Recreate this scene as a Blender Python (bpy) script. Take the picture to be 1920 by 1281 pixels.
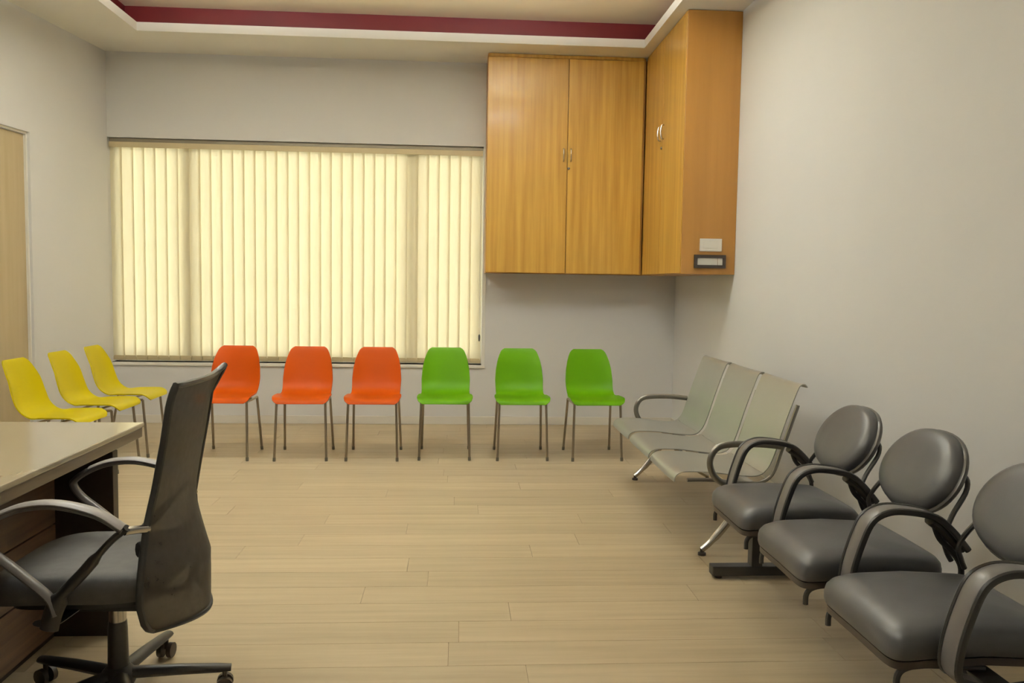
import bpy, bmesh, math, random
from mathutils import Vector, Matrix
for o in list(bpy.data.objects): bpy.data.objects.remove(o)
S = bpy.context.scene
C = S.collection
random.seed(7)

# ------------------------------------------------------------------ camera, world, exposure
# solved from the photograph's vanishing points (1920x1281): focal 1560 px, small pitch / yaw / roll
F_PX, PITCH, YAW, ROLL, CAM_H = 1560.0, 0.0702, 0.0646, 0.0157, 1.33
def cam_rows(p, y, r):
    B = Matrix(((1,0,0),(0,0,-1),(0,1,0)))
    Yw = Matrix(((math.cos(y),-math.sin(y),0),(math.sin(y),math.cos(y),0),(0,0,1)))
    P = Matrix(((1,0,0),(0,math.cos(p),-math.sin(p)),(0,math.sin(p),math.cos(p))))
    R = Matrix(((math.cos(r),-math.sin(r),0),(math.sin(r),math.cos(r),0),(0,0,1)))
    return R @ P @ B @ Yw
CM = cam_rows(PITCH, YAW, ROLL)
cd = bpy.data.cameras.new('camera'); cam = bpy.data.objects.new('camera', cd); C.objects.link(cam)
cd.sensor_width = 36.0; cd.lens = 36.0*F_PX/1920.0; cd.clip_start = 0.05
rt, up, bk = CM[0].copy(), -CM[1], -CM[2]
m = Matrix((rt, up, bk)).transposed().to_4x4(); m.translation = (0, 0, CAM_H)
cam.matrix_world = m
S.camera = cam

W = bpy.data.worlds.new('world'); S.world = W; W.use_nodes = True
W.node_tree.nodes['Background'].inputs[0].default_value = (0.97, 0.99, 1.0, 1)
W.node_tree.nodes['Background'].inputs[1].default_value = 5.9
PANEL_L, PANEL_UP = 16.0, 125.0      # radiance of the added light panels, down and up
vs = S.view_settings
vs.view_transform = 'Standard'; vs.look = 'None'; vs.gamma = 1.0; vs.use_curve_mapping = False
vs.exposure = 0.04

# ------------------------------------------------------------------ materials
def new_mat(name):
    mt = bpy.data.materials.new(name); mt.use_nodes = True
    return mt, mt.node_tree.nodes, mt.node_tree.links, mt.node_tree.nodes['Principled BSDF']
def plain(name, col, rough=.5, metal=0, coat=0, spec=.5, noise=0, nscale=8, bump=0, bscale=200):
    mt, N, L, b = new_mat(name)
    b.inputs['Base Color'].default_value = (*col, 1); b.inputs['Roughness'].default_value = rough
    b.inputs['Metallic'].default_value = metal; b.inputs['Coat Weight'].default_value = coat
    b.inputs['Coat Roughness'].default_value = .08; b.inputs['Specular IOR Level'].default_value = spec
    tc = N.new('ShaderNodeTexCoord')
    if noise:
        n = N.new('ShaderNodeTexNoise'); n.inputs['Scale'].default_value = nscale; n.inputs['Detail'].default_value = 4
        L.new(tc.outputs['Object'], n.inputs['Vector'])
        r = N.new('ShaderNodeValToRGB')
        r.color_ramp.elements[0].position = .3; r.color_ramp.elements[1].position = .7
        r.color_ramp.elements[0].color = (*[c*(1-noise) for c in col], 1); r.color_ramp.elements[1].color = (*[min(1, c*(1+noise)) for c in col], 1)
        L.new(n.outputs['Fac'], r.inputs['Fac']); L.new(r.outputs['Color'], b.inputs['Base Color'])
    if bump:
        n2 = N.new('ShaderNodeTexNoise'); n2.inputs['Scale'].default_value = bscale; n2.inputs['Detail'].default_value = 3
        L.new(tc.outputs['Object'], n2.inputs['Vector'])
        bp = N.new('ShaderNodeBump'); bp.inputs['Strength'].default_value = bump; bp.inputs['Distance'].default_value = .002
        L.new(n2.outputs['Fac'], bp.inputs['Height']); L.new(bp.outputs['Normal'], b.inputs['Normal'])
    return mt
def wood(name, dark, light, stretch, rough=.4, coat=0, rnd=0.0, fine=(0.5)):
    """grain streaks: noise stretched along one axis; rnd = brightness change from piece to piece"""
    mt, N, L, b = new_mat(name)
    tc = N.new('ShaderNodeTexCoord'); mp = N.new('ShaderNodeMapping'); mp.inputs['Scale'].default_value = stretch
    L.new(tc.outputs['Object'], mp.inputs['Vector'])
    oi = N.new('ShaderNodeObjectInfo')
    ad = N.new('ShaderNodeVectorMath'); ad.operation = 'ADD'
    ml = N.new('ShaderNodeMath'); ml.operation = 'MULTIPLY'; ml.inputs[1].default_value = 37.0
    L.new(oi.outputs['Random'], ml.inputs[0]); L.new(mp.outputs['Vector'], ad.inputs[0]); L.new(ml.outputs[0], ad.inputs[1])
    n = N.new('ShaderNodeTexNoise'); n.inputs['Scale'].default_value = 1.0; n.inputs['Detail'].default_value = 6; n.inputs['Roughness'].default_value = .6
    L.new(ad.outputs['Vector'], n.inputs['Vector'])
    r = N.new('ShaderNodeValToRGB'); r.color_ramp.elements[0].position = .32; r.color_ramp.elements[1].position = .68
    r.color_ramp.elements[0].color = (*dark, 1); r.color_ramp.elements[1].color = (*light, 1)
    L.new(n.outputs['Fac'], r.inputs['Fac'])
    hs = N.new('ShaderNodeHueSaturation')
    mr = N.new('ShaderNodeMapRange'); mr.inputs['To Min'].default_value = 1-rnd; mr.inputs['To Max'].default_value = 1+rnd
    L.new(oi.outputs['Random'], mr.inputs['Value']); L.new(mr.outputs['Result'], hs.inputs['Value'])
    L.new(r.outputs['Color'], hs.inputs['Color']); L.new(hs.outputs['Color'], b.inputs['Base Color'])
    b.inputs['Roughness'].default_value = rough; b.inputs['Coat Weight'].default_value = coat; b.inputs['Coat Roughness'].default_value = .15
    return mt

M = {}
M['wall'] = plain('wall_paint', (.72, .71, .695), .75, noise=.015, nscale=1.5, bump=.05, bscale=120)
M['ceil'] = plain('ceiling_paint', (.86, .75, .54), .8, noise=.015, nscale=2)
M['soffit'] = plain('soffit_paint', (.84, .81, .75), .7, noise=.012, nscale=2)
M['red'] = plain('maroon_paint', (.14, .0035, .004), .5, noise=.05, nscale=4)
M['skirt'] = plain('skirting_paint', (.74, .70, .62), .45, noise=.01)
M['plank'] = wood('floor_plank_laminate', (.395, .31, .19), (.48, .385, .245), (1.3, 22, 22), .42, 0, .07)
M['joint'] = plain('floor_joint', (.20, .14, .08), .8, noise=.1)
M['cab'] = wood('cabinet_oak_laminate', (.46, .245, .036), (.64, .38, .070), (26, 26, .9), .40, .35, .03)
M['cabside'] = wood('cabinet_side_laminate', (.37, .175, .034), (.43, .21, .044), (9, 9, .5), .42, .1, .02)  # same oak as the doors, smoother; weaker light put into its darker colour
M['cabin'] = plain('cabinet_gap', (.16, .07, .02), .7, noise=.1)
M['door'] = wood('door_beige_laminate', (.42, .33, .19), (.48, .385, .235), (12, 12, .6), .5)
M['white'] = plain('white_upvc', (.85, .82, .74), .35, noise=.01)
M['plate'] = plain('white_plate', (.80, .76, .68), .4, noise=.01)
M['dark'] = plain('dark_plastic', (.035, .025, .02), .45, noise=.1)
M['rail'] = plain('headrail_aluminium', (.20, .17, .12), .45, .3, noise=.03)
M['railb'] = plain('rail_beige', (.60, .50, .30), .5, noise=.03)
M['chrome'] = plain('chrome_tube', (.55, .53, .50), .22, 1, noise=.03)
M['leg'] = plain('brushed_steel_leg', (.32, .27, .21), .32, 1, noise=.05)
M['silver'] = plain('silver_painted_steel', (.39, .395, .36), .33, .45, noise=.03, nscale=3)
M['steeldark'] = plain('bracket_steel', (.20, .19, .165), .35, .8, noise=.05)
M['blk'] = plain('black_powder_coat', (.022, .021, .020), .38, noise=.1)
M['leather'] = plain('black_leatherette', (.060, .060, .064), .40, noise=.12, nscale=6, bump=.12, bscale=260)
M['rim'] = plain('grey_plastic_rim', (.085, .08, .075), .35, noise=.06)
M['armgrey'] = plain('grey_arm_pad', (.115, .105, .10), .38, noise=.05)
M['armlight'] = plain('light_grey_arm', (.30, .28, .27), .35, noise=.04)
M['seatfab'] = plain('charcoal_seat_fabric', (.072, .069, .066), .62, noise=.12, nscale=30, bump=.2, bscale=400)
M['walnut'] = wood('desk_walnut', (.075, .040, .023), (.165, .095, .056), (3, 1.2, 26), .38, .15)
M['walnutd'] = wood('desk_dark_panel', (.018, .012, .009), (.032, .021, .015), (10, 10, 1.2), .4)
M['desktop'] = wood('desk_top_laminate', (.40, .35, .245), (.45, .395, .28), (18, 1.2, 18), .16, .9)
M['deskedge'] = wood('desk_edge_band', (.14, .105, .07), (.24, .19, .13), (20, 1.5, 20), .35)
def shell_mat(name, col): return plain(name, col, .45, 0, 0, .15, noise=.03, nscale=3)
M['yellow'] = shell_mat('yellow_plastic', (.49, .395, .0004))
M['orange'] = shell_mat('orange_plastic', (.45, .064, .0002))
M['green'] = shell_mat('green_plastic', (.088, .245, .0003))

def slat_mat():
    mt, N, L, b = new_mat('blind_fabric')
    tc = N.new('ShaderNodeTexCoord'); mp = N.new('ShaderNodeMapping'); mp.inputs['Scale'].default_value = (60, 60, 3)
    n = N.new('ShaderNodeTexNoise'); n.inputs['Scale'].default_value = 2; n.inputs['Detail'].default_value = 3
    L.new(tc.outputs['Object'], mp.inputs['Vector']); L.new(mp.outputs['Vector'], n.inputs['Vector'])
    r = N.new('ShaderNodeValToRGB'); r.color_ramp.elements[0].color = (.90, .84, .66, 1); r.color_ramp.elements[1].color = (.95, .90, .75, 1)
    L.new(n.outputs['Fac'], r.inputs['Fac'])
    df = N.new('ShaderNodeBsdfDiffuse'); tr = N.new('ShaderNodeBsdfTranslucent'); mx = N.new('ShaderNodeMixShader'); mx.inputs[0].default_value = .5
    L.new(r.outputs['Color'], df.inputs['Color']); L.new(r.outputs['Color'], tr.inputs['Color'])
    L.new(df.outputs[0], mx.inputs[1]); L.new(tr.outputs[0], mx.inputs[2]); L.new(mx.outputs[0], N['Material Output'].inputs['Surface'])
    return mt
M['slat'] = slat_mat()
def glass_mat():
    mt, N, L, b = new_mat('window_glass')
    tr = N.new('ShaderNodeBsdfTransparent'); tr.inputs[0].default_value = (.93, .95, .93, 1)
    gl = N.new('ShaderNodeBsdfGlossy'); gl.inputs['Roughness'].default_value = .02
    fr = N.new('ShaderNodeFresnel'); fr.inputs[0].default_value = 1.45
    mx = N.new('ShaderNodeMixShader'); L.new(fr.outputs[0], mx.inputs[0]); L.new(tr.outputs[0], mx.inputs[1]); L.new(gl.outputs[0], mx.inputs[2])
    L.new(mx.outputs[0], N['Material Output'].inputs['Surface']); return mt
M['glass'] = glass_mat()
def mesh_mat():
    mt, N, L, b = new_mat('black_mesh_fabric')
    b.inputs['Base Color'].default_value = (.070, .060, .048, 1); b.inputs['Roughness'].default_value = .6
    tc = N.new('ShaderNodeTexCoord'); n = N.new('ShaderNodeTexNoise'); n.inputs['Scale'].default_value = 40
    L.new(tc.outputs['Object'], n.inputs['Vector'])
    mr = N.new('ShaderNodeMapRange'); mr.inputs['To Min'].default_value = .70; mr.inputs['To Max'].default_value = .92
    L.new(n.outputs['Fac'], mr.inputs['Value'])
    tr = N.new('ShaderNodeBsdfTransparent'); mx = N.new('ShaderNodeMixShader')
    L.new(mr.outputs['Result'], mx.inputs[0]); L.new(tr.outputs[0], mx.inputs[1]); L.new(b.outputs[0], mx.inputs[2])
    L.new(mx.outputs[0], N['Material Output'].inputs['Surface']); return mt
M['mesh'] = mesh_mat()
def emit_mat(name, k):
    mt, N, L, b = new_mat(name)
    b.inputs['Base Color'].default_value = (.9, .9, .88, 1)
    b.inputs['Emission Color'].default_value = (.90, .97, 1.03, 1); b.inputs['Emission Strength'].default_value = k
    return mt
M['led'] = emit_mat('led_diffuser', PANEL_L); M['ledup'] = emit_mat('led_upper_diffuser', PANEL_UP)  # glow of the made-up panels, lower and upper face

# ------------------------------------------------------------------ mesh helpers
class MB:
    def __init__(s): s.v = []; s.f = []
    def add(s, vs, fs):
        k = len(s.v); s.v += [tuple(p) for p in vs]; s.f += [tuple(k+i for i in q) for q in fs]; return s
    def box(s, a, b):
        x0, y0, z0 = a; x1, y1, z1 = b
        return s.add([(x0,y0,z0),(x1,y0,z0),(x1,y1,z0),(x0,y1,z0),(x0,y0,z1),(x1,y0,z1),(x1,y1,z1),(x0,y1,z1)],
                     [(0,3,2,1),(4,5,6,7),(0,1,5,4),(1,2,6,5),(2,3,7,6),(3,0,4,7)])
    def prism(s, pts, z0, z1):      # plan polygon (counter-clockwise) extruded in z
        n = len(pts)
        vs = [(x, y, z0) for x, y in pts] + [(x, y, z1) for x, y in pts]
        return s.add(vs, [tuple(reversed(range(n))), tuple(range(n, 2*n))] + [(i, (i+1) % n, n+(i+1) % n, n+i) for i in range(n)])
    def tube(s, pts, rx, ry=None, n=10, up=None, closed=False):
        """sweep an ellipse (rx sideways, ry along 'up') along a polyline; rx may be a list"""
        P = [Vector(p) for p in pts]; m = len(P); vs = []; fs = []
        u0 = Vector(up) if up else None; prev = None
        for i, p in enumerate(P):
            if closed: t = (P[(i+1) % m]-P[i-1]).normalized()
            else: t = (P[min(i+1, m-1)]-P[max(i-1, 0)]).normalized()
            if u0 is not None: a = u0-t*u0.dot(t)
            elif prev is None:
                q = Vector((0,0,1)) if abs(t.z) < .9 else Vector((1,0,0)); a = q-t*q.dot(t)
            else: a = prev-t*prev.dot(t)
            a.normalize(); prev = a; b = t.cross(a)
            r1 = rx[i] if isinstance(rx, (list, tuple)) else rx
            r2 = r1 if ry is None else (ry[i] if isinstance(ry, (list, tuple)) else ry)
            for k in range(n):
                an = 2*math.pi*k/n; vs.append(p+b*(r1*math.cos(an))+a*(r2*math.sin(an)))
        for i in range(m if closed else m-1):
            j = (i+1) % m
            for k in range(n): fs.append((i*n+k, i*n+(k+1) % n, j*n+(k+1) % n, j*n+k))
        if not closed: fs += [tuple(reversed(range(n))), tuple(range((m-1)*n, m*n))]
        return s.add(vs, fs)
    def lathe(s, prof, n=16, c=(0,0)):
        vs = []; fs = []; m = len(prof)
        for r, z in prof:
            for k in range(n):
                a = 2*math.pi*k/n; vs.append((c[0]+r*math.cos(a), c[1]+r*math.sin(a), z))
        for i in range(m-1):
            for k in range(n): fs.append((i*n+k, i*n+(k+1) % n, (i+1)*n+(k+1) % n, (i+1)*n+k))
        fs += [tuple(reversed(range(n))), tuple(range((m-1)*n, m*n))]
        return s.add(vs, fs)
    def sheet(s, G, th):            # G: rows of points; solid sheet of thickness th (offset against normals)
        R, Q = len(G), len(G[0]); P = [[Vector(p) for p in r] for r in G]; Nn = []
        for i in range(R):
            row = []
            for j in range(Q):
                a = P[min(i+1, R-1)][j]-P[max(i-1, 0)][j]; b = P[i][min(j+1, Q-1)]-P[i][max(j-1, 0)]
                nn = a.cross(b); row.append(nn.normalized() if nn.length > 1e-9 else Vector((0,0,1)))
            Nn.append(row)
        vs = [p for r in P for p in r] + [P[i][j]-Nn[i][j]*th for i in range(R) for j in range(Q)]
        K = R*Q; fs = []
        for i in range(R-1):
            for j in range(Q-1):
                a, b, c, d = i*Q+j, i*Q+j+1, (i+1)*Q+j+1, (i+1)*Q+j
                fs += [(a, d, c, b), (K+a, K+b, K+c, K+d)]
        bd = [(0, j) for j in range(Q)] + [(i, Q-1) for i in range(1, R)] + [(R-1, j) for j in range(Q-2, -1, -1)] + [(i, 0) for i in range(R-2, 0, -1)]
        ids = [i*Q+j for i, j in bd]
        for k in range(len(ids)):
            a, b = ids[k], ids[(k+1) % len(ids)]; fs.append((a, b, K+b, K+a))
        return s.add(vs, fs)
    def build(s, name, mat, parent=None, smooth=False, bevel=0, seg=2):
        me = bpy.data.meshes.new(name); me.from_pydata(s.v, [], s.f); 
        bm = bmesh.new(); bm.from_mesh(me)
        if bevel:
            bmesh.ops.bevel(bm, geom=[e for e in bm.edges if len(e.link_faces) == 2 and e.calc_face_angle(0) > .5], offset=bevel, segments=seg, affect='EDGES', profile=.6)
        bmesh.ops.recalc_face_normals(bm, faces=bm.faces); bm.to_mesh(me); bm.free()
        me.materials.append(M[mat])
        if smooth:
            for p in me.polygons: p.use_smooth = True
            me.set_sharp_from_angle(angle=math.radians(42))
        o = bpy.data.objects.new(name, me); C.objects.link(o)
        if parent: o.parent = parent
        return o
def smooth_path(pts, k=6, closed=False):
    P = [Vector(p) for p in pts]; n = len(P); out = []
    for i in range(n if closed else n-1):
        if closed: a, b, c, d = P[i-1], P[i], P[(i+1) % n], P[(i+2) % n]
        else: a, b, c, d = P[max(i-1, 0)], P[i], P[i+1], P[min(i+2, n-1)]
        for j in range(k):
            t = j/k; out.append(.5*((2*b)+(c-a)*t+(2*a-5*b+4*c-d)*t*t+(3*b-a-3*c+d)*t**3))
    if not closed: out.append(P[-1])
    return out
def interp(tab, x):
    for (a, p), (b, q) in zip(tab, tab[1:]):
        if x <= b: return p+(q-p)*(x-a)/(b-a)
    return tab[-1][1]
def tag(o, label, cat, group=None, kind=None):
    if label: o['label'] = label
    if cat: o['category'] = cat
    if group: o['group'] = group
    if kind: o['kind'] = kind
    return o
def thing(name, label, cat, loc=(0,0,0), rz=0, group=None):
    o = bpy.data.objects.new(name, None); o.empty_display_size = .1; C.objects.link(o)
    o.location = loc; o.rotation_euler = (0, 0, rz); return tag(o, label, cat, group)
def struct(o): o['kind'] = 'structure'; return o
def copy_tree(o, parent=None):
    c = o.copy(); C.objects.link(c); c.parent = parent
    for ch in list(o.children): copy_tree(ch, c)
    return c

# ------------------------------------------------------------------ the room shell (x right, y away from the camera, z up)
XR, YB, YF = 2.037, 7.75, -1.3            # right wall, back wall, wall behind the camera
XLB, SPLAY = -3.15, 0.12                # left wall meets the back wall here and splays out towards the camera
def xl(y): return XLB-SPLAY*(YB-y)
ZS, ZC = 3.325, 3.565                     # soffit underside, raised ceiling
WX1, WZ0, WZ1 = .228, .56, 2.575       # window opening (starts at the left wall)

fl = struct(MB().prism([(xl(YF)-.15, YF-.15), (XR+.15, YF-.15), (XR+.15, YB+.15), (XLB-.15, YB+.15)], -.12, -.006).build('floor', 'joint'))
PW, PL, gap = .19, 1.42, .0016
rows = int((YB-YF)/PW)+1
plank_me = {}
for r_ in range(rows):
    y0 = YB-(r_+1)*PW; y1 = YB-r_*PW-gap
    y0 = max(y0, YF)
    if y1-y0 < .02: continue
    far = y1 > 1.2
    x = xl(YB)-1.3+random.random()*PL if far else -4.5
    xs = [xl(min(y0, y1))]
    while x < XR:
        if x > xs[0]+.12 and XR-x > .12: xs.append(x)
        x += PL
    xs.append(XR)
    for a, b in zip(xs, xs[1:]):
        key = (round(b-a-gap, 4), round(y1-y0, 4))
        if key in plank_me:
            o = bpy.data.objects.new('plank', plank_me[key]); C.objects.link(o); o.parent = fl
        else:
            o = MB().box((0, 0, -.008), (key[0], key[1], 0)).build('plank', 'plank', fl); plank_me[key] = o.data
        o.location = (a, y0, 0)
# back wall round the window, then the others
wb = MB()
wb.box((XLB-.5, YB, -.05), (XR+.2, YB+.24, WZ0)); wb.box((XLB-.5, YB, WZ1), (XR+.2, YB+.24, ZC+.1)); wb.box((WX1, YB, WZ0), (XR+.2, YB+.24, WZ1))
wb.box((XLB-.5, YB, WZ0), (XLB-.004, YB+.24, WZ1))
struct(wb.build('wall_back', 'wall'))
struct(MB().box((XR, YF-.2, -.05), (XR+.2, YB, ZC+.1)).build('wall_right', 'wall'))
struct(MB().box((xl(YF)-.2, YF-.2, -.05), (XR, YF, ZC+.1)).build('wall_front', 'wall'))
# left wall with a door opening
DY0, DY1, DZ = 5.70, 6.66, 2.42
def lwall(y0, y1, z0, z1, t=.2, off=0):
    return [(xl(y0)-t, y0), (xl(y0)+off, y0), (xl(y1)+off, y1), (xl(y1)-t, y1)], z0, z1
wl = MB()
for a in ((YF-.2, DY0, -.05, ZC+.1), (DY1, YB, -.05, ZC+.1), (DY0, DY1, DZ, ZC+.1)):
    wl.prism(*lwall(*a))
struct(wl.build('wall_left', 'wall'))
d1 = struct(bpy.data.objects.new('door_1', None)); C.objects.link(d1); d1.location = (xl(DY0), DY0, 0)
def local(mb, o):
    mb.v = [(p[0]-o.location.x, p[1]-o.location.y, p[2]-o.location.z) for p in mb.v]; return mb
local(MB().prism(*lwall(DY0+.012, DY1-.012, .006, DZ-.02, .085, -.04)), d1).build('door_leaf', 'door', d1)
fr = MB().prism(*lwall(DY0, DY0+.012, 0, DZ, .12, -.02)).prism(*lwall(DY1-.012, DY1, 0, DZ, .12, -.02)).prism(*lwall(DY0, DY1, DZ-.016, DZ, .12, -.02))
local(fr, d1).build('door_frame', 'white', d1)
hd = MB().tube(smooth_path([(xl(5.82)-.04, 5.82, 1.02), (xl(5.82)+.02, 5.82, 1.02), (xl(5.84)+.03, 5.85, 1.02), (xl(5.94)+.03, 5.94, 1.02)]), .009)
local(hd, d1).build('door_handle', 'chrome', d1, True)
# skirting
SK = .075
struct(MB().box((XLB, YB-.014, 0), (XR, YB, SK)).build('baseboard_back', 'skirt', None, False, .004))
struct(MB().box((XR-.014, YF, 0), (XR, YB-.014, SK)).build('baseboard_right', 'skirt', None, False, .004))
sb = MB().prism(*lwall(YF, DY0-.02, 0, SK, 0, .014)).prism(*lwall(DY1+.02, YB-.014, 0, SK, 0, .014))
struct(sb.build('baseboard_left', 'skirt'))
# ceiling: raised tray, soffit with a lip round it, recessed maroon band
TX0, TX1, TY0, TY1, LIP, SET = -2.63, 1.54, -.4, 7.09, .07, .15
ce = struct(MB().box((-4.8, YF-.2, ZC), (XR+.2, YB+.24, ZC+.12)).build('ceiling', 'ceil'))
so = MB()
so.box((-4.7, TY1, ZS), (XR, YB, ZS+LIP)); so.box((-4.7, YF, ZS), (XR, TY0, ZS+LIP))
so.box((-4.7, TY0, ZS), (TX0, TY1, ZS+LIP)); so.box((TX1, TY0, ZS), (XR, TY1, ZS+LIP))
so.build('soffit', 'soffit', ce)
rb = MB()
rb.box((TX0-SET, TY1+SET, ZS+LIP), (TX1+SET, TY1+SET+.03, ZC)); rb.box((TX0-SET, TY0-SET-.03, ZS+LIP), (TX1+SET, TY0-SET, ZC))
rb.box((TX0-SET-.03, TY0-SET, ZS+LIP), (TX0-SET, TY1+SET, ZC)); rb.box((TX1+SET, TY0-SET, ZS+LIP), (TX1+SET+.03, TY1+SET, ZC))
rb.build('cove_band', 'red', ce)
# made-up light panels, out of view, added to brighten the room and raised ceiling
ADDED_LAMP_AT = ['desk and mesh office chair', 'open floor before the yellow chairs', 'open floor before the green chairs']
ZL = ZC-.34
for i, (px, py) in enumerate([(-1.25, 2.3), (-1.85, 5.18), (.40, 5.18)]):
    t = thing('pendant_light', 'square white panel lamp hung over the '+ADDED_LAMP_AT[i], 'lamp', (px, py, ZC), 0, 'panel lamps hung from the raised ceiling')
    f = MB()
    for a, b in (((-.31,-.31),(.31,-.285)), ((-.31,.285),(.31,.31)), ((-.31,-.285),(-.285,.285)), ((.285,-.285),(.31,.285))):
        f.box((a[0], a[1], ZL-ZC-.022), (b[0], b[1], ZL-ZC+.022))
    f.build('frame', 'white', t); MB().box((-.285, -.285, ZL-ZC-.012), (.285, .285, ZL-ZC)).build('diffuser', 'led', t)
    MB().box((-.285, -.285, ZL-ZC+.004), (.285, .285, ZL-ZC+.014)).build('upper_diffuser', 'ledup', t)
    for sx in (-1, 1):
        for sy in (-1, 1): MB().tube([(sx*.297, sy*.297, ZL-ZC+.02), (sx*.297, sy*.297, 0)], .0015, n=5).build('wire', 'chrome', t)

# ------------------------------------------------------------------ window and vertical blind
w1 = struct(bpy.data.objects.new('window_1', None)); C.objects.link(w1); w1.location = (XLB, YB, WZ0)
def W1(x, y, z): return (x-XLB, y-YB, z-WZ0)
def wbox(mb, a, b): return mb.box(W1(*a), W1(*b))
FY0, FY1 = YB+.135, YB+.20
mull = [-2.47, -.44]
fm = MB()
wbox(fm, (XLB, FY0, WZ0), (WX1, FY1, WZ0+.06)); wbox(fm, (XLB, FY0, WZ1-.06), (WX1, FY1, WZ1))
wbox(fm, (XLB, FY0, WZ0+.06), (XLB+.06, FY1, WZ1-.06)); wbox(fm, (WX1-.06, FY0, WZ0+.06), (WX1, FY1, WZ1-.06))
fm.build('window_frame', 'white', w1)
for mx_ in mull:
    q = MB(); wbox(q, (mx_-.05, FY0-.012, WZ0+.06), (mx_+.05, FY1, WZ1-.06)); q.build('mullion', 'white', w1)
ed = [XLB+.06] + mull + [WX1-.06]
for i in range(3):
    q = MB(); wbox(q, (ed[i]+(.05 if i else 0), YB+.165, WZ0+.06), (ed[i+1]-(.05 if i < 2 else 0), YB+.171, WZ1-.06)); q.build('pane', 'glass', w1)
q = MB(); wbox(q, (XLB, YB-.018, WZ0-.03), (WX1+.02, FY0, WZ0)); q.build('window_sill', 'white', w1, False, .004)
q = MB(); wbox(q, (WX1-.012, YB-.006, WZ0), (WX1+.02, FY0, WZ1)); q.build('window_reveal', 'white', w1)

bl = thing('vertical_blind', 'cream vertical slat blind covering the wide window', 'blind', (XLB, YB+.055, WZ0))
BL = WX1-XLB
MB().box((.01, -.03, WZ1-WZ0-.035), (BL-.02, .03, WZ1-WZ0-.002)).build('headrail', 'rail', bl, False, .003)
MB().box((.01, -.045, WZ1-WZ0-.085), (BL-.02, -.036, WZ1-WZ0-.037)).build('valance', 'railb', bl, False, .002)
NS = 34; pitch = (BL-.035)/NS
slat_top, slat_bot = WZ1-WZ0-.036, .045
G = []
for iz in range(2):
    z = slat_bot if iz == 0 else slat_top
    G.append([(u*.060, .005*(1-u*u), z) for u in (-1, -.6, -.2, .2, .6, 1)])
def slat(mb): return mb.sheet(G, .0008)
s0 = slat(MB()).build('slat', 'slat', bl, True)
wt = MB().box((-.062, -.004, -.002), (.062, .004, .040)).build('bottom_weight', 'railb', s0, False, .0015); wt.location = (0, .004, slat_bot-.03)
for i in range(NS):
    s = s0 if i == 0 else copy_tree(s0, bl)
    s.location = (.004+pitch*(i+.5), 0, 0); s.rotation_euler = (0, 0, math.radians(-13+random.uniform(-3.5, 3.5)))
ch = MB()
ch.tube([(.06, -.012, .022), (BL-.07, -.012, .022)], .0022, n=6); ch.build('bottom_chain', 'railb', bl)
MB().tube([(BL-.035, -.03, WZ1-WZ0-.04), (BL-.033, -.03, .28)], .003, n=6).build('pull_cord', 'plate', bl)
MB().lathe([(.004, .22), (.009, .23), (.010, .27), (.005, .285)], 8, (BL-.033, -.03)).build('cord_weight', 'rim', bl)

# ------------------------------------------------------------------ wall cabinets
CZ0, CZ1 = 1.417, ZS-.004
CY, CX, CEND = 7.38, 1.63, 6.07         # face of the back run, face of the side run, near end of the side run
def handle(mb, p, d):                   # slim bow handle standing off the door face along d
    x, y, z = p; dx, dy = d
    pts = [(x, y, z-.055), (x+dx*.02, y+dy*.02, z-.05), (x+dx*.028, y+dy*.028, z), (x+dx*.02, y+dy*.02, z+.05), (x, y, z+.055)]
    return mb.tube(smooth_path(pts, 4), .006, n=8)
def knob(mb, p, d):
    x, y, z = p; dx, dy = d
    return mb.tube([(x, y, z), (x+dx*.006, y+dy*.006, z), (x+dx*.010, y+dy*.010, z)], [.011, .011, .008], n=12)
c1 = thing('wall_cabinet', 'tall oak two-door wall cabinet beside the window blind', 'cabinet', (WX1+.002, YB, CZ0))
def cb(o, mb): return local(mb, o)
x0, x1 = WX1+.004, CX-.004
cb(c1, MB().box((x0, CY+.02, CZ0), (x1, YB-.001, CZ1))).build('body', 'cabside', c1)
xm = (x0+x1)/2+.012
for a, b, hx in ((x0+.004, xm-.003, xm-.035), (xm+.003, x1-.02, xm+.03)):
    d = cb(c1, MB().box((a, CY, CZ0+.006), (b, CY+.0185, CZ1-.03))).build('door', 'cab', c1, False, .0015, 1)
    cb(c1, handle(MB(), (hx, CY, 2.46), (0, -1))).build('handle', 'chrome', d, True)
    if hx > xm: cb(c1, knob(MB(), (xm+.012, CY, 2.345), (0, -1))).build('lock', 'steeldark', d, True)
cb(c1, MB().box((x0+.004, CY+.004, CZ1-.027), (x1-.02, CY+.0185, CZ1))).build('top_rail', 'cab', c1)
c2 = thing('wall_cabinet', 'oak corner wall cabinet along the right wall with two small plates on its end', 'cabinet', (XR, YB, CZ0))
cb(c2, MB().box((CX+.02, CEND+.019, CZ0), (XR-.001, YB-.001, CZ1))).build('body', 'cabside', c2)
cb(c2, MB().box((CX+.004, CEND, CZ0), (XR-.001, CEND+.018, CZ1))).build('end_panel', 'cabside', c2, False, .001, 1)
ym = (CEND+CY)/2+.02
for a, b, hy, lock in ((CEND+.02, ym-.003, ym-.05, 0), (ym+.003, CY-.004, ym+.05, 1)):
    d = cb(c2, MB().box((CX, a, CZ0+.006), (CX+.0185, b, CZ1-.03))).build('door', 'cab', c2, False, .0015, 1)
    cb(c2, handle(MB(), (CX, hy, 2.56), (-1, 0))).build('handle', 'chrome', d, True)
    if lock: cb(c2, knob(MB(), (CX, ym+.012, 2.44), (-1, 0))).build('lock', 'steeldark', d, True)
cb(c2, MB().box((CX+.004, CEND+.02, CZ1-.027), (CX+.0185, CY, CZ1))).build('top_rail', 'cab', c2)
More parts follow.
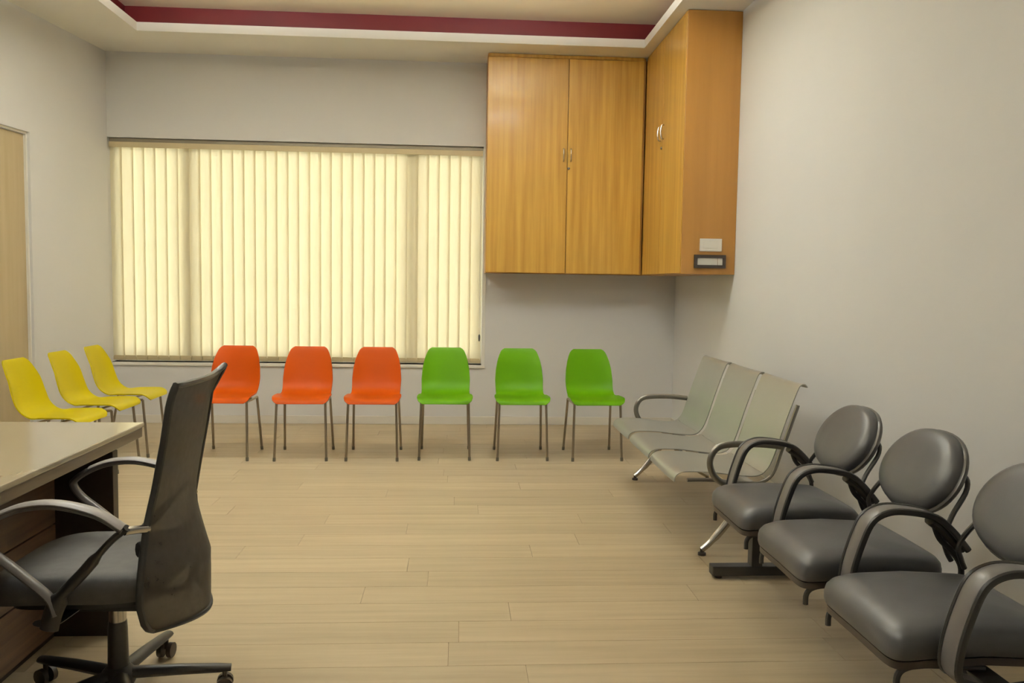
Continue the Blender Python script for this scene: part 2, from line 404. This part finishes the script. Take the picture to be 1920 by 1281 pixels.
p1 = thing('wall_plate', 'plain white rectangular plate on the cabinet end panel, above the dark framed one', 'plate', (1.85, CEND, 1.632))
MB().box((-.083, -.010, -.047), (.083, 0, .047)).build('cover', 'plate', p1, False, .004)
MB().box((-.060, -.013, -.024), (.050, -.0095, .024)).build('rocker', 'plate', p1, False, .002)
p2 = thing('socket_plate', 'dark framed plate with a white strip near the bottom of the cabinet end', 'plate', (1.846, CEND, 1.511))
f = MB()
for a, b in (((-.118,-.049),(.118,-.026)), ((-.118,.026),(.118,.049)), ((-.118,-.026),(-.095,.026)), ((.095,-.026),(.118,.026))):
    f.box((a[0], -.016, a[1]), (b[0], 0, b[1]))
f.build('frame', 'dark', p2)
MB().box((-.095, -.008, -.026), (.058, -.001, .026)).build('strip', 'plate', p2, False, .002)
MB().box((.061, -.009, -.026), (.095, -.001, .026)).build('button', 'plate', p2, False, .002)

# ------------------------------------------------------------------ plastic shell chairs
def make_shell_chair(name, mat):
    t = thing(name, None, 'chair')
    prof = smooth_path([(0,-.225,.424),(0,-.214,.441),(0,-.18,.451),(0,-.09,.452),(0,.01,.451),(0,.085,.459),(0,.140,.485),(0,.178,.530),(0,.203,.60),(0,.228,.69),(0,.250,.765),(0,.261,.792),(0,.270,.806)], 4)
    ln = [0]
    for a, b in zip(prof, prof[1:]): ln.append(ln[-1]+(b-a).length)
    T = ln[-1]
    hw = [(0,.165),(.012,.185),(.03,.200),(.07,.208),(.16,.210),(.30,.203),(.40,.192),(.47,.186),(.56,.187),(.66,.190),(.78,.183),(.87,.170),(.93,.155),(.965,.143),(.985,.130),(1,.112)]
    G = []
    for p, l in zip(prof, ln):
        s = l/T; h = interp(hw, s); row = []
        seat = max(0, min(1, (.46-s)/.14)); back = 1-seat
        curl = .017*min(1, s/.08)
        for k in range(15):
            u = -1+2*k/14; e = abs(u)**3
            row.append((h*u, p.y-back*e*.030*min(1, (1.02-s)/.2), p.z+seat*e*curl))
        G.append(row)
    MB().sheet(G, .007).build('shell', mat, t, True)
    fr = MB()
    fr.tube(smooth_path([(-.176,-.175,.428),(-.170,.0,.424),(-.172,.135,.426)], 3), .009, n=8)
    fr.tube(smooth_path([(.176,-.175,.428),(.170,.0,.424),(.172,.135,.426)], 3), .009, n=8)
    fr.tube([(-.155,-.06,.424),(.155,-.06,.424)], .008, n=8); fr.tube([(-.147,.08,.421),(.147,.08,.421)], .008, n=8)
    fr.build('underframe', 'leg', t, True)
    for sx in (-1, 1):
        for top, foot in (((sx*.176,-.175,.428), (sx*.188,-.212,0)), ((sx*.172,.135,.428), (sx*.187,.220,0))):
            a, b = Vector(top), Vector(foot); d = (b-a).normalized()
            lg = MB().tube([a, b-d*.02], .0092, n=10).build('leg', 'leg', t, True)
            c = MB().tube([b-d*.028, b-d*.006, (b.x, b.y, 0.0)], [.0112, .0112, .0105], n=10); 
            c.v = [(x, y, max(z, 0)) for x, y, z in c.v]
            c.build('foot_cap', 'steeldark', lg, True)
    return t
def row_of(proto, spots, labels, group):
    for i, ((x, y, rz), lab) in enumerate(zip(spots, labels)):
        o = proto if i == 0 else copy_tree(proto)
        o.location = (x, y, 0); o.rotation_euler = (0, 0, math.radians(rz)); o['label'] = lab; o['group'] = group
row_of(make_shell_chair('shell_chair', 'orange'), [(-1.715, 6.335, -1), (-1.153, 6.325, 1.5), (-.63, 6.33, 0)],
       ['orange plastic shell chair at the end of the row, behind the mesh office chair', 'orange plastic shell chair between two other orange chairs', 'orange plastic shell chair next to a green chair'], 'orange shell chairs under the window')
row_of(make_shell_chair('shell_chair', 'green'), [(-.095, 6.36, 0), (.485, 6.35, 1), (1.045, 6.345, 2.5)],
       ['green plastic shell chair next to an orange chair, in front of the blind', 'green plastic shell chair between two other green chairs', 'green plastic shell chair next to the silver steel bench'], 'green shell chairs')
row_of(make_shell_chair('shell_chair', 'yellow'), [(-2.49, 6.42, 90), (-2.50, 5.90, 89), (-2.505, 5.34, 88)],
       ['yellow plastic shell chair closest to the window corner', 'yellow plastic shell chair between two other yellow chairs', 'yellow plastic shell chair closest to the beige door, partly behind the desk'], 'yellow shell chairs along the left wall')

# ------------------------------------------------------------------ silver steel three-seat bench
SB0, SPITCH = 3.91, .555
b1 = thing('waiting_bench', 'silver steel three-seat waiting bench by the right wall', 'bench', (1.40, SB0+1.5*SPITCH, 0))
def bb(mb): return local(mb, b1)
class SH(MB):                            # profile coordinates sit .038 further from the aisle
    def build(s, *a, **k):
        s.v = [(x+.038, y, z) for x, y, z in s.v]; return MB.build(s, *a, **k)
seat_p = [(1.022,.372),(1.026,.394),(1.045,.412),(1.09,.420),(1.20,.417),(1.33,.402),(1.42,.398),(1.462,.412)]
back_p = [(1.464,.414),(1.492,.450),(1.520,.52),(1.553,.63),(1.590,.74),(1.617,.815),(1.632,.845),(1.652,.852),(1.664,.838)]
sp3 = smooth_path([(x, 0, z) for x, z in seat_p], 4); bp3 = smooth_path([(x, 0, z) for x, z in back_p], 4)
for k in range(3):
    yc = SB0+SPITCH*(k+.5); w = .252
    for nm, pr in (('seat', sp3), ('backrest', bp3)):
        G = []
        for p in pr: G.append([(p.x, yc+w*u, p.z+.004*abs(u)**4) for u in (-1,-.97,-.9,-.5,0,.5,.9,.97,1)])
        bb(SH().sheet(G, -.004)).build(nm, 'silver', b1, True)
for k in range(4):
    y = SB0+SPITCH*k
    pts = [(1.075, y, .392), (1.20, y, .392), (1.33, y, .378), (1.43, y, .378), (1.495, y, .42), (1.535, y, .53), (1.575, y, .65), (1.61, y, .76)]
    bb(SH().tube(smooth_path(pts, 4), .010, .012, n=8, up=(0,1,0))).build('side_bracket', 'steeldark', b1, True)
for y in (SB0-.012, SB0+3*SPITCH+.012):
    pts = [(1.535,y,.560),(1.42,y,.570),(1.28,y,.568),(1.215,y,.550),(1.184,y,.500),(1.188,y,.445),(1.222,y,.395),(1.29,y,.365),(1.40,y,.355)]
    a = bb(SH().tube(smooth_path(pts, 5), .016, .013, n=10, up=(0,1,0))).build('armrest', 'steeldark', b1, True)
bb(SH().box((1.365, SB0-.02, .315), (1.435, SB0+3*SPITCH+.02, .365))).build('beam', 'chrome', b1, False, .004)
for y in (SB0+.06, SB0+3*SPITCH-.03):
    l = SH()
    l.tube(smooth_path([(1.175,y,.028),(1.215,y,.062),(1.28,y,.135),(1.35,y,.235),(1.395,y,.318)], 4), [.016]*6+[.020]*6+[.024]*5, .018, n=10, up=(0,1,0))
    l.tube(smooth_path([(1.685,y,.028),(1.62,y,.065),(1.53,y,.145),(1.45,y,.235),(1.405,y,.318)], 4), [.016]*6+[.020]*6+[.024]*5, .018, n=10, up=(0,1,0))
    lg = bb(l).build('leg', 'chrome', b1, True)
    for x in (1.178, 1.682):
        bb(SH().lathe([(.020, 0), (.020, .012), (.010, .016), (.008, .036)], 12, (x, y))).build('foot_glide', 'dark', lg, True)

# ------------------------------------------------------------------ black three-seat tandem chairs
ARM_Y = [1.945, 2.505, 3.08, 3.64]
b2 = thing('tandem_chairs', 'black leatherette three-seat tandem chair with oval backs and looped arms', 'bench', (1.38, 2.81, 0))
def b2l(mb): return local(mb, b2)
def superell(n, a, b, e=2.6):
    out = []
    for k in range(n):
        t = 2*math.pi*k/n; c, s = math.cos(t), math.sin(t)
        out.append((a*math.copysign(abs(c)**(2/e), c), b*math.copysign(abs(s)**(2/e), s)))
    return out
def pad(mb, outline, layers, frame):
    """stack of scaled outlines (scale, offset) mapped through frame(u, v, w)"""
    n = len(outline); vs = []; fs = []
    for sc, w in layers:
        for u, v in outline: vs.append(frame(u*sc, v*sc, w))
    for i in range(len(layers)-1):
        for k in range(n): fs.append((i*n+k, i*n+(k+1) % n, (i+1)*n+(k+1) % n, (i+1)*n+k))
    vs.append(frame(0, 0, layers[0][1])); vs.append(frame(0, 0, layers[-1][1])); L = len(layers)*n
    for k in range(n): fs.append((L, (k+1) % n, k)); fs.append((L+1, L-n+k, L-n+(k+1) % n))
    return mb.add(vs, fs)
for k in range(3):
    yc = (ARM_Y[k]+ARM_Y[k+1])/2
    def sf(u, v, w, yc=yc):
        x = 1.365+u; dz = -.018*max(0, -u/.24)**2.5 - .012*max(0, u/.24)
        return (x, yc+v, .392+w+dz+.004*math.cos(v*6))
    st = b2l(pad(MB(), superell(56, .245, .228, 10), [(.93,-.012),(.985,-.004),(1.0,.010),(1.0,.030),(.985,.048),(.94,.062),(.86,.072),(.70,.079),(.4,.082),(.15,.083)], sf)).build('seat', 'leather', b2, True)
    b2l(pad(MB(), superell(56, .238, .221, 10), [(1.0,-.030),(1.0,-.010)], sf)).build('seat_base', 'dark', b2, True)
    # oval back, leaning; width along y
    lean = Vector((.47, 0, .88)).normalized(); nrm = Vector((-lean.z, 0, lean.x))
    c0 = Vector((1.640, yc, .696))
    def bf(u, v, w, c0=c0):
        p = c0+Vector((0, 1, 0))*u+lean*v+nrm*(w+.10*u*u*3.0*.5)
        return p
    # outline: oval that is fuller at the top
    ov = []
    for q in range(44):
        a = 2*math.pi*q/44; cx, sx = math.cos(a), math.sin(a)
        ov.append((.212*cx*(1-.05*sx)*abs(cx)**-.12 if abs(cx) > 1e-6 else 0, .152*sx))
    bkr = b2l(pad(MB(), ov, [(.97,-.004),(1.0,.004),(.99,.018),(.95,.031),(.86,.041),(.65,.047),(.3,.049),(.1,.049)], bf)).build('backrest', 'leather', b2, True)
    b2l(pad(MB(), ov, [(.90,-.026),(.985,-.022),(1.035,-.012),(1.04,-.002),(1.01,.003)], bf)).build('back_shell', 'rim', bkr, True)
    # bent wire carrying the back: from one arm joint round behind the cushion to the other
    ya, yb_ = ARM_Y[k]+.035, ARM_Y[k+1]-.035
    wr = smooth_path([(1.60,ya,.455),(1.585,ya+.004,.485),(1.575,ya+.004,.53),(1.606,ya+.02,.595),(1.672,ya+.05,.68),(1.694,ya+.13,.715),(1.694,yb_-.13,.715),(1.672,yb_-.05,.68),(1.606,yb_-.02,.595),(1.575,yb_-.004,.53),(1.585,yb_-.004,.485),(1.60,yb_,.455)], 5)
    b2l(MB().tube(wr, .0085, n=8)).build('back_wire', 'blk', b2, True)
    # under-seat bracket whose bent ends show at the front corners
    for yy in (yc-.20, yc+.20):
        b2l(MB().tube(smooth_path([(1.145,yy,.295),(1.147,yy,.330),(1.17,yy,.350),(1.23,yy,.356),(1.38,yy,.345)], 4), .009, n=8)).build('seat_bracket', 'blk', b2, True)
for i, y in enumerate(ARM_Y):
    pts = smooth_path([(1.30,y,.350),(1.242,y,.372),(1.240,y,.44),(1.265,y,.535),(1.297,y,.605),(1.350,y,.634),(1.42,y,.634),(1.50,y,.617),(1.555,y,.575),(1.61,y,.512)], 5)
    ar = b2l(MB().tube(pts, .009, .040, n=14, up=(0,1,0))).build('armrest', 'armgrey', b2, True)
    for e in (-1, 1):
        b2l(MB().tube([(p.x, p.y+e*.036, p.z) for p in pts], .011, .008, n=8, up=(0,1,0))).build('edge_tube', 'blk', ar, True)
    b2l(MB().tube(smooth_path([(1.50,y,.600),(1.545,y,.566),(1.606,y,.506)], 3), .016, .026, n=10, up=(0,1,0))).build('arm_joint', 'blk', ar, True)
    b2l(MB().tube(smooth_path([(1.515,y,.585),(1.535,y,.540),(1.585,y,.490),(1.612,y,.440),(1.600,y,.385),(1.545,y,.355),(1.40,y,.335)], 5), .0095, n=8)).build('arm_tube', 'blk', ar, True)
b2l(MB().box((1.335, 1.90, .285), (1.405, 3.72, .340))).build('beam', 'blk', b2, False, .004)
for y in (2.02, 3.66):
    b2l(MB().box((1.345, y-.028, .03), (1.395, y+.028, .30))).build('post', 'blk', b2, False, .003)
    ft = b2l(MB().box((1.165, y-.03, .014), (1.64, y+.03, .058))).build('foot', 'blk', b2, False, .005)
    for x in (1.20, 1.605):
        b2l(MB().lathe([(.018, 0), (.018, .012), (.008, .016)], 12, (x, y))).build('foot_glide', 'dark', ft, True)

# ------------------------------------------------------------------ desk
DX0, DX1, DYN, DYF, DH = -2.04, -1.252, 1.60, 3.39, .75
dk = thing('desk', 'dark walnut office desk with a glossy beige top', 'desk', ((DX0+DX1)/2, (DYN+DYF)/2, 0))
def dl(mb): return local(mb, dk)
dl(MB().box((DX0, DYN, DH-.018), (DX1, DYF, DH))).build('desk_top', 'desktop', dk, False, .004)
dl(MB().box((DX0+.004, DYN+.004, DH-.058), (DX1-.006, DYF-.004, DH-.019))).build('edge_band', 'deskedge', dk, False, .004)
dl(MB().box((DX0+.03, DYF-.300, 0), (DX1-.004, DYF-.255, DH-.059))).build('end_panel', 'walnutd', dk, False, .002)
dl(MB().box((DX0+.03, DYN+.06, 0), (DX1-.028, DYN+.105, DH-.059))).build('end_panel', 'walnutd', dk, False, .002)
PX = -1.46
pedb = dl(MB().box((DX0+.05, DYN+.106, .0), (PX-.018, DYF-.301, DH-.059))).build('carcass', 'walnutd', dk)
for z0, z1 in ((.03,.225),(.231,.425),(.431,.680)):
    n3 = 3; ys = [DYN+.112+(DYF-.305-DYN-.112)*i/n3 for i in range(n3+1)]
    for a, b in zip(ys, ys[1:]):
        dl(MB().box((PX-.0175, a+.003, z0), (PX, b-.003, z1))).build('front_panel', 'walnut', dk, False, .002)

# ------------------------------------------------------------------ office chair
OX, OY = -1.05, 2.598
oc = thing('office_chair', 'black mesh-back swivel chair with looped arms pulled up to the desk', 'chair', (OX, OY, 0))
def ol(mb): return local(mb, oc)
def of(u, v, w):
    du = max(0, -u/.24)
    return (OX-.055+u, OY+v, .395+w-.02*du**3)
ol(pad(MB(), superell(44, .245, .235, 4.5), [(.90,0),(.975,.006),(1.0,.022),(1.0,.050),(.985,.070),(.945,.083),(.85,.090),(.6,.086),(.3,.083),(.1,.083)], of)).build('seat', 'seatfab', oc, True)
ol(pad(MB(), superell(36, .20, .19, 4), [(1.0,-.022),(1.0,.004)], of)).build('seat_pan', 'blk', oc, True)
ol(MB().box((OX-.15, OY-.07, .315), (OX+.10, OY+.07, .374))).build('tilt_mechanism', 'blk', oc, False, .01)
ol(MB().lathe([(.026,.235),(.026,.30),(.030,.31),(.030,.33)], 16, (OX, OY))).build('gas_piston', 'chrome', oc, True)
ol(MB().lathe([(.030,.085),(.031,.12),(.029,.235),(.027,.262)], 16, (OX, OY))).build('gas_column', 'blk', oc, True)
ol(MB().lathe([(.045,.055),(.052,.07),(.050,.10),(.034,.118)], 16, (OX, OY))).build('base_hub', 'blk', oc, True)
for k in range(5):
    a = math.radians(11+72*k); c, s = math.cos(a), math.sin(a)
    lg = ol(MB().tube([(OX+c*.03, OY+s*.03, .092), (OX+c*.18, OY+s*.18, .086), (OX+c*.30, OY+s*.30, .078), (OX+c*.335, OY+s*.335, .076)], [.026,.023,.020,.018], [.019,.017,.014,.011], n=10, up=(0,0,1))).build('base_leg', 'blk', oc, True)
    cx, cy = OX+c*.315, OY+s*.315; q = MB()
    for e in (-1, 1):
        px, py = cx-s*e*.015, cy+c*e*.015
        q.tube([(px-s*e*.010, py+c*e*.010, .026), (px-s*e*-.006, py+c*e*-.006, .026)], .026, n=14, up=(0,0,1))
    q.tube([(cx, cy, .03), (cx, cy, .078)], .008, n=8)
    ol(q).build('caster', 'dark', lg, True)
# mesh back
prof = [(.300,-.880),(.34,-.883),(.42,-.886),(.52,-.884),(.62,-.880),(.72,-.860),(.86,-.834),(.95,-.820),(1.01,-.808),(1.045,-.800)]
hwid = [(.300,.170),(.318,.205),(.345,.232),(.40,.256),(.46,.256),(.54,.236),(.62,.212),(.72,.200),(.86,.198),(.98,.200),(1.01,.198),(1.045,.192)]
G = []; zs = [.300,.308,.318,.33,.345,.37,.40,.43,.46,.50,.54,.58,.62,.67,.72,.79,.86,.92,.96,.99,1.01,1.03,1.045]
def bpt(u, z):
    h = interp(hwid, z); low = max(0, (.42-z)/.12)
    x = interp(prof, z)+(.025+.080*max(0, min(1, (.68-z)/.22)))*(1-u*u)+.03*max(0, u)**6*max(0, (z-.96)/.085)
    zz = z+.05*low*max(0, u)**1.5*1.0-.022*max(0, (z-.9)/.145)*(1-abs(u)**7)-.020*max(0, (z-.97)/.075)*max(0, -u)**6
    return (x, OY+h*u, zz)
for z in zs: G.append([bpt(-1+2*k/16, z) for k in range(17)])
back = ol(MB().sheet(G, .004)).build('mesh_back', 'mesh', oc, True)
loop = [G[0][k] for k in range(17)] + [G[i][16] for i in range(1, len(zs))] + [G[-1][k] for k in range(15, -1, -1)] + [G[i][0] for i in range(len(zs)-2, 0, -1)]
ol(MB().tube(loop, .009, .011, n=8, closed=True, up=(1,0,0))).build('back_frame', 'blk', back, True)
lb = [bpt(u, .56) for u in (-1,-.6,-.2,.2,.6,1)]
ol(MB().tube([(p[0]-.016, p[1], p[2]) for p in lb], .010, .022, n=8, up=(0,0,1))).build('lumbar_bar', 'blk', back, True)
ol(MB().tube(smooth_path([(OX+.02,OY,.345),(OX+.12,OY,.345),(OX+.215,OY,.375),(OX+.235,OY,.46),(OX+.200,OY,.55)], 5), .034, .010, n=10, up=(1,0,.2))).build('back_support', 'blk', oc, True)
for s in (-1, 1):
    y = OY+s*.284
    top = [(-.915,y,.632),(-.985,y,.676),(-1.09,y,.702),(-1.18,y,.696),(-1.245,y,.673),(-1.295,y,.640),(-1.302,y,.618),(-1.275,y,.580),(-1.22,y,.535),(-1.165,y,.488),(-1.115,y,.44),(-1.10,y,.395)]
    ar = ol(MB().tube(smooth_path(top, 5), .011, .020, n=12, up=(0,1,0))).build('armrest', 'armgrey', oc, True)
    ol(MB().tube(smooth_path([(-.915,y,.640),(-.985,y,.684),(-1.09,y,.710),(-1.18,y,.704),(-1.245,y,.680)], 5), .007, .024, n=12, up=(0,1,0))).build('arm_pad', 'armlight', ar, True)
    ol(MB().tube(smooth_path([(-.905,y,.640),(-.955,y,.597),(-1.025,y,.515),(-1.085,y,.45),(-1.11,y,.395),(-1.12,y,.355)], 5), [.010]*8+[.016]*8+[.026]*10, .016, n=12, up=(0,1,0))).build('arm_strut', 'blk', ar, True)
    ol(MB().tube(smooth_path([(-1.14,y,.372),(-1.14,y-s*.05,.350),(-1.13,y-s*.16,.348)], 4), .024, .010, n=10, up=(0,0,1))).build('arm_bracket', 'blk', ar, True)
    ol(MB().tube(smooth_path([(-.912,y,.630),(-.895,y-s*.03,.625),(-.875,y-s*.075,.615)], 3), .009, .012, n=8, up=(0,0,1))).build('back_link', 'chrome', ar, True)
